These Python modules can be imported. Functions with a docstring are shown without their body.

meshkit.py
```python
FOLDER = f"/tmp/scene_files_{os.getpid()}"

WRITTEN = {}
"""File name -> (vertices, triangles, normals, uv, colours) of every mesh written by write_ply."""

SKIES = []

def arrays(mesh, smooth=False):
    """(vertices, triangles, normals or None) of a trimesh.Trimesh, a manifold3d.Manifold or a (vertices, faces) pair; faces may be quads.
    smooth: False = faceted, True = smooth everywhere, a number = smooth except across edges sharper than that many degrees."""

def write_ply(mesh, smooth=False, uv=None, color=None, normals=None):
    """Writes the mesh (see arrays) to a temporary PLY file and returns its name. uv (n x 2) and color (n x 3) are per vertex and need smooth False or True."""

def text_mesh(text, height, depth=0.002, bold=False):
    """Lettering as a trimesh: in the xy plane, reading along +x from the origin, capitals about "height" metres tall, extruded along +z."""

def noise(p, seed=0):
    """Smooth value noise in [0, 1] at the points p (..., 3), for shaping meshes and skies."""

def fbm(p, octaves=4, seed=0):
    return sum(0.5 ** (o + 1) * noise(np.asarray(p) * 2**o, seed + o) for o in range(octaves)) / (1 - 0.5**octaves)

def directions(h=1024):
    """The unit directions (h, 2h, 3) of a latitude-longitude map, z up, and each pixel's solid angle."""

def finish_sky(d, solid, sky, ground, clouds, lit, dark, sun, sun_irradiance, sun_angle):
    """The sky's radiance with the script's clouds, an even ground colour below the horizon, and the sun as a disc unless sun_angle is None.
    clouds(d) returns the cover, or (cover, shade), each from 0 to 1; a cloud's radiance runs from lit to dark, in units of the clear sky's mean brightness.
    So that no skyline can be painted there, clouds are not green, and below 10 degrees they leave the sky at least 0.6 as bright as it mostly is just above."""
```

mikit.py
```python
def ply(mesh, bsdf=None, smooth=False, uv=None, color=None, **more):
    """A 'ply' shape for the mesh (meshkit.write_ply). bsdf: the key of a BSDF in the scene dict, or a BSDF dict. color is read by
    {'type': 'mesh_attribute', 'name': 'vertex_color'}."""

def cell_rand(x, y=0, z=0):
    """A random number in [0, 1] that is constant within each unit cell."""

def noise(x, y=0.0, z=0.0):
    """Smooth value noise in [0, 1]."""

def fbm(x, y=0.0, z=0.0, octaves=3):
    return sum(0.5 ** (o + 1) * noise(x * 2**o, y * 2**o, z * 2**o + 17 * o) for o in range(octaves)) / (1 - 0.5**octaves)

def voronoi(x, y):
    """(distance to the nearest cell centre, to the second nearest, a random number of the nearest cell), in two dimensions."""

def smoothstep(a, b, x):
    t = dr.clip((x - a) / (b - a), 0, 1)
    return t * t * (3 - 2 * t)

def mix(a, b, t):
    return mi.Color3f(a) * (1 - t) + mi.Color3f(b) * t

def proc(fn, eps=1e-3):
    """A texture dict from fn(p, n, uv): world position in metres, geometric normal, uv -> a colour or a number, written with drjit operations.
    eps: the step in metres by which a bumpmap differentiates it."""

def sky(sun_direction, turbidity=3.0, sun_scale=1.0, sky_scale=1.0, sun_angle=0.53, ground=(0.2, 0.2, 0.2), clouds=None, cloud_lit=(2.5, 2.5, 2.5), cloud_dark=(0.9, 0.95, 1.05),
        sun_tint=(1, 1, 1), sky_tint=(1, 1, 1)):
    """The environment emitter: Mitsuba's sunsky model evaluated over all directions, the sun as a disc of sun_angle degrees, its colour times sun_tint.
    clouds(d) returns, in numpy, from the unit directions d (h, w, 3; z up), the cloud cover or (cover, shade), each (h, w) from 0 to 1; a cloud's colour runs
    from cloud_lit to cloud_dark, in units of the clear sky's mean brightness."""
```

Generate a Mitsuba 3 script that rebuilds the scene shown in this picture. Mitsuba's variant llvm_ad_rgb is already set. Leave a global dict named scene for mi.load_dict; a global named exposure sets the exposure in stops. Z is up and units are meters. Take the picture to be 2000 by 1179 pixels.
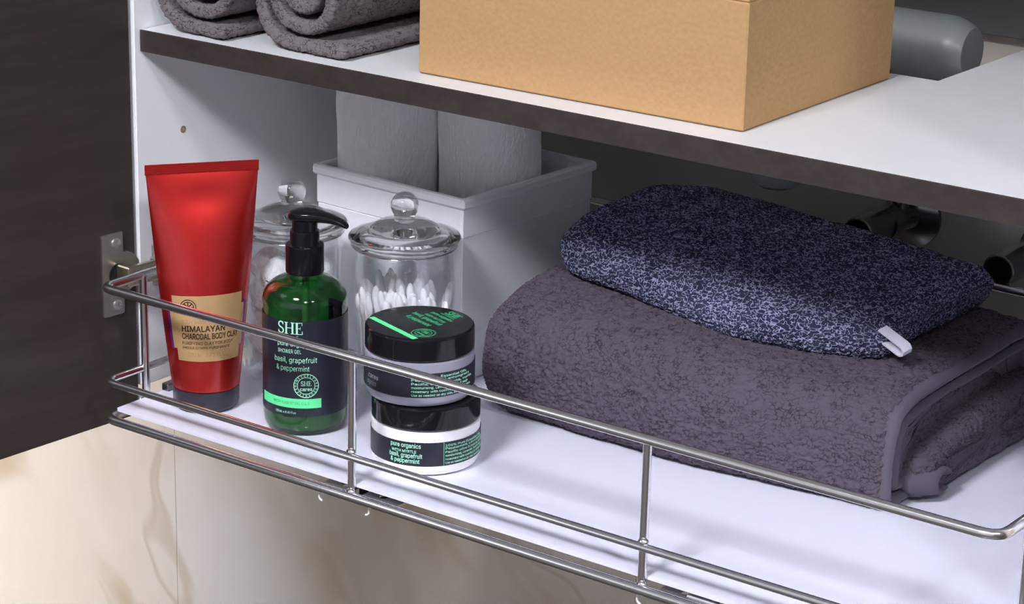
import math, random
import numpy as np, trimesh, shapely, shapely.geometry as sg
import manifold3d as m3
import drjit as dr, mitsuba as mi, mikit, meshkit
from mikit import noise, fbm, smoothstep, mix, proc

T = mi.ScalarTransform4f
random.seed(7)
rng = np.random.default_rng(7)
scene, labels = {}, {}

# ------------------------------------------------------------------ camera, light, exposure
exposure = 0.34
YAW, PITCH, ROLL = 0.63165, 0.31394, 0.02278
CAM = np.array([1.1339, -1.2911, 0.6545])
_f = np.array([-math.sin(YAW) * math.cos(PITCH), math.cos(YAW) * math.cos(PITCH), -math.sin(PITCH)])
_r = np.cross(_f, [0, 0, 1]); _r /= np.linalg.norm(_r)
_u = np.cross(_r, _f)
_r, _u = math.cos(ROLL) * _r + math.sin(ROLL) * _u, -math.sin(ROLL) * _r + math.cos(ROLL) * _u
_m = np.eye(4); _m[:3, 0], _m[:3, 1], _m[:3, 2], _m[:3, 3] = -_r, _u, _f, CAM
scene['camera'] = {'type': 'perspective', 'fov': 2 * math.degrees(math.atan(1000 / 4763.4)), 'fov_axis': 'x', 'near_clip': 0.01, 'far_clip': 50.0, 'to_world': T(_m)}
LAMPS = [((1.80, -1.86, 1.72), 0.25, 46.0, 'round ceiling lamp on the right, farther from the cabinet'),
         ((2.20, -1.02, 1.72), 0.17, 88.0, 'round ceiling lamp on the right, nearer the cabinet'),
         ((0.33, -1.68, 1.72), 0.30, 64.0, 'large round ceiling lamp straight in front of the cabinet')]
SPOT_AT, SPOT_TO, SPOT_I = (-1.15, -0.90, 1.70), (-1.05, 0.48, -0.70), 25.0
LAMP_TINT = (0.97, 0.98, 1.06)

# ------------------------------------------------------------------ helpers
def nm(key):
    if key not in scene and key not in labels: return key
    i = 1
    while f'{key}_{i:03d}' in scene or f'{key}_{i:03d}' in labels: i += 1
    return f'{key}_{i:03d}'

def add(name, mesh, bsdf, parent=None, smooth=30, uv=None, **more):
    key = nm((parent + '__' if parent else '') + name)
    scene[key] = mikit.ply(mesh, bsdf, smooth=smooth, uv=uv, **more)
    return key

def thing(name, label, cat, group=None):
    key = nm(name)
    labels[key] = {'label': label, 'category': cat}
    if group: labels[key]['group'] = group
    return key

def tag(key, label, cat=None, group=None, kind=None):
    labels[key] = {'label': label}
    if cat: labels[key]['category'] = cat
    if group: labels[key]['group'] = group
    if kind: labels[key]['kind'] = kind
    return key

def box(x0, x1, y0, y1, z0, z1, b=0.0008):
    """box with chamfered edges"""
    lo, hi = np.array([x0, y0, z0]), np.array([x1, y1, z1])
    b = min(b, 0.45 * (hi - lo).min())
    pts = []
    for sx in (0, 1):
        for sy in (0, 1):
            for sz in (0, 1):
                c = np.where([sx, sy, sz], hi, lo)
                inn = np.where([sx, sy, sz], -b, b)
                for k in range(3):
                    p = c + inn; p[k] = c[k]; pts.append(p)
    return trimesh.convex.convex_hull(np.array(pts))

def man(mesh):
    return m3.Manifold(m3.Mesh(np.asarray(mesh.vertices, np.float32), np.asarray(mesh.faces, np.uint32)))

def unman(m):
    k = m.to_mesh(); return trimesh.Trimesh(k.vert_properties[:, :3], k.tri_verts, process=False)

def cat(*ms): return trimesh.util.concatenate(list(ms))

def lathe(profile, n=72, at=(0, 0, 0)):
    """revolve (r, z) polyline about z; r == 0 ends close; closed loops pass first == last"""
    P = np.array(profile, float)
    a = np.arange(n) * 2 * math.pi / n
    V, F, idx = [], [], []
    for r, z in P:
        if r < 1e-9:
            idx.append([len(V)] * n); V.append((0, 0, z))
        else:
            idx.append(list(range(len(V), len(V) + n)))
            V += [(r * math.cos(t), r * math.sin(t), z) for t in a]
    for i in range(len(P) - 1):
        A, B = idx[i], idx[i + 1]
        for j in range(n):
            k = (j + 1) % n
            if A[j] != A[k]: F.append((A[j], A[k], B[k]))
            if B[j] != B[k]: F.append((A[j], B[k], B[j]))
    m = trimesh.Trimesh(np.array(V, float) + np.array(at), np.array(F), process=False)
    return m

def arc(cx, cz, r, a0, a1, n=8):
    return [(cx + r * math.cos(math.radians(a)), cz + r * math.sin(math.radians(a))) for a in np.linspace(a0, a1, n)]

def rod(path, r, n=16, caps=True):
    """tube of radius r (or radii) swept along a polyline with parallel transport"""
    P = np.array(path, float); k = len(P)
    R = np.broadcast_to(np.asarray(r, float), (k,))
    t = np.zeros_like(P); t[1:-1] = P[2:] - P[:-2]; t[0] = P[1] - P[0]; t[-1] = P[-1] - P[-2]
    t /= np.linalg.norm(t, axis=1, keepdims=True)
    u = np.cross(t[0], [0, 0, 1.0]) if abs(t[0][2]) < 0.9 else np.cross(t[0], [1.0, 0, 0])
    u /= np.linalg.norm(u)
    a = np.arange(n) * 2 * math.pi / n
    V = []
    for i in range(k):
        u = u - t[i] * (u @ t[i]); u /= np.linalg.norm(u)
        v = np.cross(t[i], u)
        V.append(P[i] + R[i] * (np.cos(a)[:, None] * u + np.sin(a)[:, None] * v))
    V = np.vstack(V); F = []
    for i in range(k - 1):
        for j in range(n):
            b = (j + 1) % n
            F += [(i * n + j, i * n + b, (i + 1) * n + b), (i * n + j, (i + 1) * n + b, (i + 1) * n + j)]
    if caps:
        V = np.vstack([V, P[:1], P[-1:]])
        for j in range(n):
            b = (j + 1) % n
            F += [(k * n, b, j), (k * n + 1, (k - 1) * n + j, (k - 1) * n + b)]
    return trimesh.Trimesh(V, np.array(F), process=False)

def round_path(pts, rad, n=7):
    """polyline with its inner corners rounded by the radius rad"""
    P = [np.array(p, float) for p in pts]
    out = [P[0]]
    for i in range(1, len(P) - 1):
        r = rad[i - 1] if isinstance(rad, (list, tuple)) else rad
        a, b = P[i - 1] - P[i], P[i + 1] - P[i]
        a /= np.linalg.norm(a); b /= np.linalg.norm(b)
        for s in np.linspace(0, 1, n):
            out.append(P[i] + a * r * (1 - s) ** 2 + b * r * s ** 2)
    out.append(P[-1])
    return out

def spline(pts, n):
    """closed Catmull-Rom curve through pts, resampled to n points of even spacing"""
    P = np.array(pts, float); k = len(P); out = []
    for i in range(k):
        p0, p1, p2, p3 = P[i - 1], P[i], P[(i + 1) % k], P[(i + 2) % k]
        for t in np.linspace(0, 1, 24, endpoint=False):
            out.append(0.5 * (2 * p1 + (p2 - p0) * t + (2 * p0 - 5 * p1 + 4 * p2 - p3) * t * t + (3 * p1 - p0 - 3 * p2 + p3) * t ** 3))
    return resample(np.array(out), n, True)

def resample(Q, n, closed):
    Q = np.vstack([Q, Q[:1]]) if closed else Q
    s = np.r_[0, np.cumsum(np.linalg.norm(np.diff(Q, axis=0), axis=1))]
    u = np.linspace(0, s[-1], n, endpoint=not closed)
    return np.stack([np.interp(u, s, Q[:, c]) for c in range(Q.shape[1])], 1)

def grid_faces(nu, nv, wrap_v):
    i, j = np.meshgrid(np.arange(nu - 1), np.arange(nv if wrap_v else nv - 1), indexing='ij')
    jn = (j + 1) % nv
    a, b, c, d = i * nv + j, i * nv + jn, (i + 1) * nv + jn, (i + 1) * nv + j
    return np.vstack([np.stack([a.ravel(), b.ravel(), c.ravel()], 1), np.stack([a.ravel(), c.ravel(), d.ravel()], 1)])

def skin(sections, cap=True):
    """mesh through closed sections (k, n, 3), ends closed by fans"""
    S = np.array(sections, float); k, n, _ = S.shape
    V = S.reshape(-1, 3); F = grid_faces(k, n, True)
    if cap:
        V = np.vstack([V, S[0].mean(0), S[-1].mean(0)])
        j = np.arange(n); b = (j + 1) % n
        F = np.vstack([F, np.stack([np.full(n, k * n), b, j], 1), np.stack([np.full(n, k * n + 1), (k - 1) * n + j, (k - 1) * n + b], 1)])
    m = trimesh.Trimesh(V, F, process=False)
    if m.volume < 0: m.invert()
    return m

def terry(mesh, amp, scale, seed=0, coarse=0.0, coarse_scale=0.03):
    """push the vertices out along their normals by curly pile noise"""
    v, n = np.array(mesh.vertices), np.array(mesh.vertex_normals)
    a = meshkit.noise(v / scale, seed); b = meshkit.noise(v / (scale * 0.55) + 9, seed + 1)
    d = amp * (1 - np.minimum(1, np.abs(a + 0.5 * b - 0.75) * 4.5)) - amp * 0.4
    if coarse: d = d + coarse * (meshkit.fbm(v / coarse_scale, 2, seed + 5) - 0.5)
    mesh.vertices = v + n * d[:, None]
    return mesh

def text(s, h, bold=False, depth=0.0002, width=None):
    m = meshkit.text_mesh(s, h, depth, bold)
    if width: m.apply_scale([width / m.bounds[1][0], 1, 1])
    return m

def centred(m, x=0.0, y=0.0):
    b = m.bounds; m.apply_translation([x - (b[0][0] + b[1][0]) / 2, y - b[0][1], 0]); return m

def bend(m, r, c, ang0, z0=0.0):
    """wrap a flat mesh (x along the arc, y up, z outward) about the vertical axis at c; x = 0 looks towards the angle ang0"""
    v = np.array(m.vertices)
    a = ang0 + v[:, 0] / r
    rr = r + v[:, 2]
    m = m.copy()
    m.vertices = np.stack([c[0] + rr * np.cos(a), c[1] + rr * np.sin(a), z0 + v[:, 1]], 1)
    return m

def rect(x0, x1, y0, y1, n=40, d=0.0002):
    """flat plate in xy, split along x so that it can be bent"""
    xs = np.linspace(x0, x1, n + 1)
    V, F = [], []
    for x in xs: V += [(x, y0, 0), (x, y1, 0), (x, y1, d), (x, y0, d)]
    for i in range(n):
        for k in range(4):
            a, b = i * 4 + k, i * 4 + (k + 1) % 4
            F += [(a, b, b + 4), (a, b + 4, a + 4)]
    F += [(0, 2, 1), (0, 3, 2), (4 * n, 4 * n + 1, 4 * n + 2), (4 * n, 4 * n + 2, 4 * n + 3)]
    m = trimesh.Trimesh(V, F, process=False)
    if m.volume < 0: m.invert()
    return m

def ring(r0, r1, d=0.0002, n=48):
    return trimesh.creation.extrude_polygon(sg.Point(0, 0).buffer(r1, n).difference(sg.Point(0, 0).buffer(r0, n)), d)

def poly(p, d=0.0002): return trimesh.creation.extrude_polygon(p, d)

def serif_she(h, d=0.0002):
    """the three roman capitals S H E with serifs, capital height h"""
    def r(x0, x1, y0, y1): return sg.box(x0, y0, x1, y1)
    def H(x): return shapely.union_all([r(x + .08, x + .24, 0, 1), r(x + .62, x + .78, 0, 1), r(x + .2, x + .66, .49, .55)] + [r(x + a, x + a + .32, b, b + .05) for a in (0, .54) for b in (0, .95)])
    def E(x): return shapely.union_all([r(x + .08, x + .25, 0, 1), r(x, x + .62, 0, .05), r(x, x + .6, .95, 1), r(x + .57, x + .63, 0, .26), r(x + .55, x + .6, .76, 1), r(x + .2, x + .46, .49, .54), r(x + .42, x + .46, .38, .65)])
    t = np.linspace(0, 1, 60)
    sx = np.r_[.29 + .21 * np.cos(np.radians(np.linspace(25, 235, 30))), .29 + .23 * np.cos(np.radians(np.linspace(50, -155, 30)))]
    sy = np.r_[.755 + .225 * np.sin(np.radians(np.linspace(25, 235, 30))), .25 + .23 * np.sin(np.radians(np.linspace(50, -155, 30)))]
    S = sg.LineString(np.stack([sx, sy], 1)).buffer(.06).union(r(.46, .51, .72, 1)).union(r(.05, .1, 0, .3))
    g = shapely.union_all([S, H(.62), E(1.52)])
    g = shapely.affinity.scale(g, h, h, origin=(0, 0))
    return cat(*[poly(q, d) for q in getattr(g, 'geoms', [g])])

def rotz(m, deg, about=(0, 0)):
    return m.apply_transform(trimesh.transformations.rotation_matrix(math.radians(deg), [0, 0, 1], [about[0], about[1], 0]))

# ------------------------------------------------------------------ materials
def pr(base, rough=0.5, spec=0.5, metal=0.0, two=True, **kw):
    b = {'type': 'principled', 'base_color': base if isinstance(base, dict) else {'type': 'rgb', 'value': list(base)}, 'roughness': rough, 'metallic': metal, 'specular': spec, **kw}
    return {'type': 'twosided', 'bsdf': b} if two else b

def bump(inner, fn, scale=1.0, eps=5e-4):
    return {'type': 'twosided', 'bsdf': {'type': 'bumpmap', 'arbitrary': proc(fn, eps), 'scale': scale, 'bsdf': inner}}

def worm(p, s):
    """curly lines of pile, 0 to 1"""
    a = noise(p.x / s, p.y / s, p.z / s) + 0.5 * noise(p.x / (s * .5) + 7, p.y / (s * .5), p.z / (s * .5))
    return 1 - smoothstep(0.0, 0.14, dr.abs(a - 0.75))

def pile(dark, light, s, soft=0.35):
    def fn(p, n, uv):
        w = worm(p, s)
        big = fbm(p.x / .02, p.y / .02, p.z / .02, 2)
        return mix(dark, light, dr.clip(soft * big + (1 - soft) * w, 0, 1))
    return proc(fn)

def dark_stroke_pile(light, dark, s):
    def fn(p, n, uv):
        w = worm(p, s) * smoothstep(.25, .60, fbm(p.x / .006 + 3, p.y / .006, p.z / .006, 2))
        big = fbm(p.x / .016, p.y / .016, p.z / .016, 2)
        fine = noise(p.x / .0009, p.y / .0009, p.z / .0009)
        return mix(light, dark, dr.clip(.85 * w + .35 * (big - .5) + .35 * (fine - .5), 0, 1))
    return proc(fn)

def marble(p, n, uv):
    # the veins lean up to the right across the wall
    u, v = p.x * .8 + p.z * .55, p.z * .8 - p.x * .6
    w = fbm(u * 3 + 4, v * 3, 1.5, 4)
    a = fbm(u * 9 + 3 * w, v * 3.2 + 2 * w, 3.0, 4)
    b = dr.abs(fbm(u * 6 + 2.5 * w, v * 2.2, 9.0, 3) - 0.5)
    c = mix((.78, .69, .59), (.58, .455, .325), smoothstep(.40, .72, a))
    c = mix(c, (.87, .82, .78), smoothstep(.5, .75, w))
    c = mix((.56, .46, .36), c, smoothstep(.0, .03, b) * .55 + .45)
    return c

def wood(p, n, uv):
    g = fbm(p.x * 60, p.y * 9, p.z * 55, 3)
    h = fbm(p.x * 250 + 3, p.y * 30, p.z * 260, 2)
    return mix((.026, .019, .017), (.054, .039, .036), dr.clip(.65 * g + .35 * h, 0, 1))

def kraft(p, n, uv):
    g = fbm(p.x * 420, p.y * 420, p.z * 420, 2)
    return mix((.41, .245, .110), (.49, .30, .142), g)

MAT = {
    'white_laminate': pr((.86, .88, .90), .35, .4),
    'shelf_laminate': pr((.60, .61, .62), .33, .4),
    'board_white': pr((.735, .735, .85), .13, .5),
    'dark_wood': pr(proc(wood), .42, .4),
    'marble_tile': pr(proc(marble), .16, .5),
    'grout': pr((.80, .77, .72), .8),
    'plain_wall': pr((.08, .075, .07), .7),
    'white_wall': pr((.45, .45, .45), .6),
    'pale_wall': pr((.35, .35, .36), .6),
    'room_ceiling': pr((.45, .45, .45), .8),
    'room_floor': pr((.05, .042, .035), .35),
    'chrome': {'type': 'twosided', 'bsdf': {'type': 'roughconductor', 'material': 'none', 'alpha': .045, 'distribution': 'ggx', 'specular_reflectance': {'type': 'rgb', 'value': [.86, .86, .88]}}},
    'nickel': pr((.50, .48, .45), .33, .5, .95),
    'brass_nickel': pr((.55, .49, .38), .25, .5, .95),
    'steel': pr((.62, .63, .63), .38, .5, .9),
    'dark_hole': pr((.01, .01, .01), .7, .2),
    'cardboard': pr(proc(kraft), .75, .2),
    'brown_pile': pr(dark_stroke_pile((.098, .080, .104), (.032, .026, .034), .0030), .95, .05, sheen=.3),
    'brown_hem': pr((.105, .092, .120), .9, .05, sheen=.4),
    'roll_pile': pr(dark_stroke_pile((.165, .143, .150), (.036, .030, .033), .0026), .95, .05, sheen=.3),
    'roll_hem': pr((.16, .14, .145), .9, .05, sheen=.3),
    'navy_pile': pr(pile((.016, .017, .040), (.34, .35, .52), .0023, .10), .95, .05, sheen=.2),
    'tag_cloth': pr((.72, .72, .82), .8, .2),
    'white_pile': pr((.90, .90, .91), .95, .05, sheen=.4),
    'white_plastic': pr((.82, .83, .86), .42, .4),
    'cotton': pr((.9, .9, .92), .95, .05),
    'glass': {'type': 'dielectric', 'int_ior': 1.5, 'ext_ior': 1.0},
    'thin_glass': {'type': 'thindielectric', 'int_ior': 1.52, 'ext_ior': 1.0, 'specular_transmittance': {'type': 'rgb', 'value': [.975, .985, .985]}},
    'green_glass': {'type': 'thindielectric', 'int_ior': 1.5, 'ext_ior': 1.0, 'specular_transmittance': {'type': 'rgb', 'value': [.095, .31, .12]}, 'specular_reflectance': {'type': 'rgb', 'value': [.8, .8, .8]}},
    'gel': pr((.50, .66, .52), .6, .2),
    'black_gloss': pr((.006, .006, .008), .10, .5),
    'black_pump': pr((.006, .006, .008), .16, .32),
    'label_black': pr((.014, .015, .026), .38, .5),
    'mint_print': pr((.36, .78, .55), .6, .3),
    'green_print': pr((.13, .80, .32), .5, .4),
    'deep_green_print': pr((.05, .40, .18), .6, .3),
    'red_foil': {'type': 'blendbsdf', 'weight': .055, 'a': pr((.58, .018, .016), .42, .5, .85), 'b': {'type': 'twosided', 'bsdf': {'type': 'roughconductor', 'material': 'none', 'alpha': .06}}},
    'purple_foil': pr((.16, .02, .22), .3, .5, .4),
    'gold_label': pr((.72, .46, .22), .34, .5, .55),
    'gold_edge': pr((.80, .55, .30), .4, .5, .4),
    'brown_print': pr((.05, .02, .012), .6, .3),
    'grey_print': pr((.16, .17, .20), .6, .3),
    'pale_print': pr((.42, .27, .13), .6, .3),
    'grey_cap': pr((.030, .028, .038), .30, .4),
    'frosted_body': pr((.30, .30, .37), .28, .5),
    'white_gloss': pr((.88, .88, .90), .22, .5),
    'pvc_grey': pr((.20, .215, .21), .38, .5),
    'dark_chrome': pr((.16, .16, .16), .18, .5, .9),
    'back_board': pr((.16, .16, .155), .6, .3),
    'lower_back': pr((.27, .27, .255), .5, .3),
    'lamp_white': pr((.8, .8, .8), .5),
}
scene.update(MAT)

# ------------------------------------------------------------------ the room
XL, XR, YF, YB, ZF, ZC = -1.7, 3.1, -3.1, 0.48, -0.62, 1.75
def struct(name, mesh, m):
    k = add(name, mesh, m, smooth=False); labels[k] = {'kind': 'structure', 'label': name.replace('_', ' ')}; return k
struct('floor', box(XL, XR, YF, YB, ZF - .05, ZF), 'room_floor')
struct('ceiling', box(XL, XR, YF, YB, ZC, ZC + .05), 'room_ceiling')
struct('wall_left', unman(man(box(XL - .05, XL, YF, YB, ZF, ZC, .0002)) - man(box(XL - .2, XL + .2, -3.05, -2.05, .15, 1.45, .0002))), 'white_wall')
wn = struct('window_1', box(XL - .045, XL - .035, -3.05, -2.05, .15, 1.45), 'lamp_white')
scene[wn]['emitter'] = {'type': 'area', 'radiance': {'type': 'rgb', 'value': [1.75, 1.8, 2.0]}}
add('window_frame', cat(*[box(XL - .034, XL - .01, a, b, c, d, .002) for a, b, c, d in ((-3.05, -3.01, .15, 1.45), (-2.09, -2.05, .15, 1.45), (-3.01, -2.09, .15, .19), (-3.01, -2.09, 1.41, 1.45))]), 'lamp_white', wn, smooth=False)
struct('wall_right', box(XR, XR + .05, YF, YB, ZF, ZC), 'plain_wall')
struct('wall_front', box(XL, XR, YF - .05, YF, ZF, ZC), 'pale_wall')
wb = struct('wall_back', box(XL, XR, YB + .0010, YB + .06, ZF, ZC), 'grout')
tile_ply = {}
xs = [XL] + [-.6094 + .6 * k for k in range(-1, 7)] + [XR]
xs = sorted(x for x in xs if XL <= x <= XR)
zs = [ZF, -.06, .54, 1.14, ZC]
for x0, x1 in zip(xs[:-1], xs[1:]):
    if x1 - x0 < .02: continue
    for z0, z1 in zip(zs[:-1], zs[1:]):
        add('tile', box(x0 + .0009, x1 - .0009, YB, YB + .0012, z0 + .0009, z1 - .0009, .0003), 'marble_tile', wb, smooth=False)

for (p, r, L, lab) in LAMPS:
    t = thing('ceiling_lamp', lab, 'lamp')
    x, y, z = p
    add('housing', lathe([(0, ZC - z), (r + .02, ZC - z), (r + .02, .012), (r + .012, .004), (r + .004, .004), (r + .004, .02), (0, .02)], 48, p), 'lamp_white', t)
    d = lathe([(0, .006), (r, .006)], 40, p)
    if (d.face_normals[0][2] > 0): d.invert()
    k = add('diffuser', d, 'lamp_white', t, smooth=False)
    scene[k]['emitter'] = {'type': 'area', 'radiance': {'type': 'rgb', 'value': [L * c for c in LAMP_TINT]}}

t = thing('ceiling_spotlight', 'small recessed ceiling spotlight washing the tiled wall left of the cabinet', 'lamp')
x, y, z = SPOT_AT
add('housing', lathe([(0, ZC - z), (.050, ZC - z), (.050, .042), (.044, .036), (.036, .040), (.030, .048), (0, .048)], 40, SPOT_AT), 'lamp_white', t)
scene['spotlight_beam'] = {'type': 'spot', 'to_world': T().look_at(origin=list(SPOT_AT), target=list(SPOT_TO), up=[1, 0, 0]), 'intensity': {'type': 'rgb', 'value': [SPOT_I, SPOT_I * .975, SPOT_I * .96]}, 'cutoff_angle': 16.0, 'beam_width': 2.0}

# ------------------------------------------------------------------ the cabinet
PX = -.170                                     # inner face of the left side panel
cab = thing('vanity_cabinet', 'white laminate bathroom vanity cabinet with dark wood edging and open door', 'cabinet')
add('side_panel', box(PX - .016, PX, 0, .465, -.0105, .575, .0006), 'white_laminate', cab, smooth=False)
add('side_panel', box(.625, .641, 0, .465, -.0105, .575, .0006), 'white_laminate', cab, smooth=False)
add('countertop', box(PX - .02, .645, -.015, .478, .575, .60, .003), 'white_laminate', cab, smooth=False)
# shelf: white board with a notch for the drain and a dark front edge
ZS, ZS0 = .2748, .2580
sh = sg.Polygon([(PX + .0015, .0065), (.6235, .0065), (.6235, .455), (.371, .455), (.371, .259), (.10, .2555), (.10, .455), (PX + .0015, .455)])
m = trimesh.creation.extrude_polygon(sh, ZS - ZS0 - .0004); m.apply_translation([0, 0, ZS0])
m.apply_translation([0, 0, .0002])
shelf = add('shelf', m, 'shelf_laminate', cab, smooth=False)
k = add('front_edging', box(PX + .0008, .6242, .0050, .0066, ZS0, ZS, .0005), 'dark_wood', shelf, smooth=False)
labels[k] = {'label': 'dark brown front edging of the shelf'}
# back rail behind the upper compartment
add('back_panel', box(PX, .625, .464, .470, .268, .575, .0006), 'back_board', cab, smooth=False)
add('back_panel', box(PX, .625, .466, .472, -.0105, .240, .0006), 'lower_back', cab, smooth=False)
# shelf-pin hole in the panel
k = add('peg_hole', rotz(trimesh.creation.annulus(r_min=.0017, r_max=.0028, height=.0006, sections=24).apply_transform(trimesh.transformations.rotation_matrix(math.pi / 2, [0, 1, 0])), 0).apply_translation([PX + .0003, .0503, .1888]), 'brass_nickel', cab)
add('peg_hole', trimesh.creation.cylinder(.0017, .0004, sections=20).apply_transform(trimesh.transformations.rotation_matrix(math.pi / 2, [0, 1, 0])).apply_translation([PX + .0002, .0503, .1888]), 'pale_print', cab)

# door, opened a little past a right angle, with its hinge
HB = -4.0
HX, HY = PX - .002, -.003
def door_space(m): return rotz(m, HB, (HX, HY))
door = add('door', door_space(box(HX - .018, HX, HY - .46, HY, -.0335, .572, .0008)), 'dark_wood', cab, smooth=False)
labels[door] = {'label': 'open dark brown wood-grain door'}
# hinge: plate with a rounded cup flange, arm and screws (third level)
pl = sg.box(-.0375, .0545, -.0165, .1205).buffer(-.0015).buffer(.0015).union(sg.Point(-.0165, .0875).buffer(.0165)).intersection(sg.box(-.05, 0, -.0015, .2))
m = trimesh.creation.extrude_polygon(pl, .0016)
v = m.vertices.copy(); m.vertices = np.stack([HX + .0001 + v[:, 2], v[:, 0], v[:, 1]], 1)
if m.volume < 0: m.invert()
add('hinge_plate', door_space(m), 'nickel', door, smooth=25)
add('hinge_cup', door_space(rod([(HX - .004, -.0225, .0870), (HX + .0021, -.0225, .0870)], .0085, 28)), 'dark_hole', door)
add('hinge_arm', door_space(cat(box(HX + .001, HX + .0155, -.0235, -.0195, .0790, .0950, .001), box(HX + .010, HX + .0155, -.0235, .0100, .0790, .0950, .0012))), 'brass_nickel', door, smooth=25)
for (yy, zz) in ((-.0235, .1120), (-.0235, .0625)):
    s = rod([(HX + .0012, yy, zz), (HX + .0026, yy, zz), (HX + .0032, yy, zz)], [.0042, .0042, .0030], 20)
    s = unman(man(s) - man(box(HX + .0022, HX + .005, yy - .0026, yy + .0026, zz - .0005, zz + .0005, .0001)) - man(box(HX + .0022, HX + .005, yy - .0005, yy + .0005, zz - .0026, zz + .0026, .0001)))
    add('hinge_screw', door_space(s), 'steel', door)
add('hinge_screw', door_space(rod([(HX + .0150, -.0045, .0862), (HX + .0168, -.0045, .0862), (HX + .0172, -.0045, .0862)], [.0046, .0046, .0036], 20)), 'steel', door)
# mounting plate on the side panel
mp = cat(box(PX, PX + .004, .012, .056, .070, .104, .001), box(PX + .0035, PX + .0125, .006, .052, .079, .096, .0015),
         rod([(PX + .012, .020, .0875), (PX + .0145, .020, .0875)], .0055, 20), rod([(PX + .012, .040, .0875), (PX + .0145, .040, .0875)], .0055, 20),
         rod([(PX + .003, .034, .1020), (PX + .0060, .034, .1020)], .0045, 20), rod([(PX + .0, .034, .109), (PX + .0045, .034, .109)], .006, 20))
add('hinge_mount', mp, 'nickel', cab, smooth=25)

# ------------------------------------------------------------------ the plumbing at the back
dt = thing('drain_trap', 'grey plastic drain trap behind the cardboard box, its cup hanging below the shelf', 'pipe')
pr_ = [(0, .1560), (.012, .1566), (.0185, .1600), (.0222, .1670), (.0232, .1760), (.0232, .2320), (.0190, .2400), (.0150, .2440), (.0150, .2620), (0, .2620)]
add('trap_cup', lathe(pr_, 40, (.212, .315, 0)), 'pvc_grey', dt)
pa = [(.180, .380, .2705), (.262, .380, .2705), (.2625, .380, .2705), (.322, .380, .2705), (.333, .380, .2705), (.3380, .380, .2705)]
add('outlet_pipe', rod(pa, [.0225, .0225, .0262, .0262, .0225, .0190], 40), 'pvc_grey', dt)
add('connecting_pipe', rod(round_path([(.212, .315, .255), (.212, .315, .2715), (.212, .380, .2705)], .010), .0150, 24), 'pvc_grey', dt)
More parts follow.
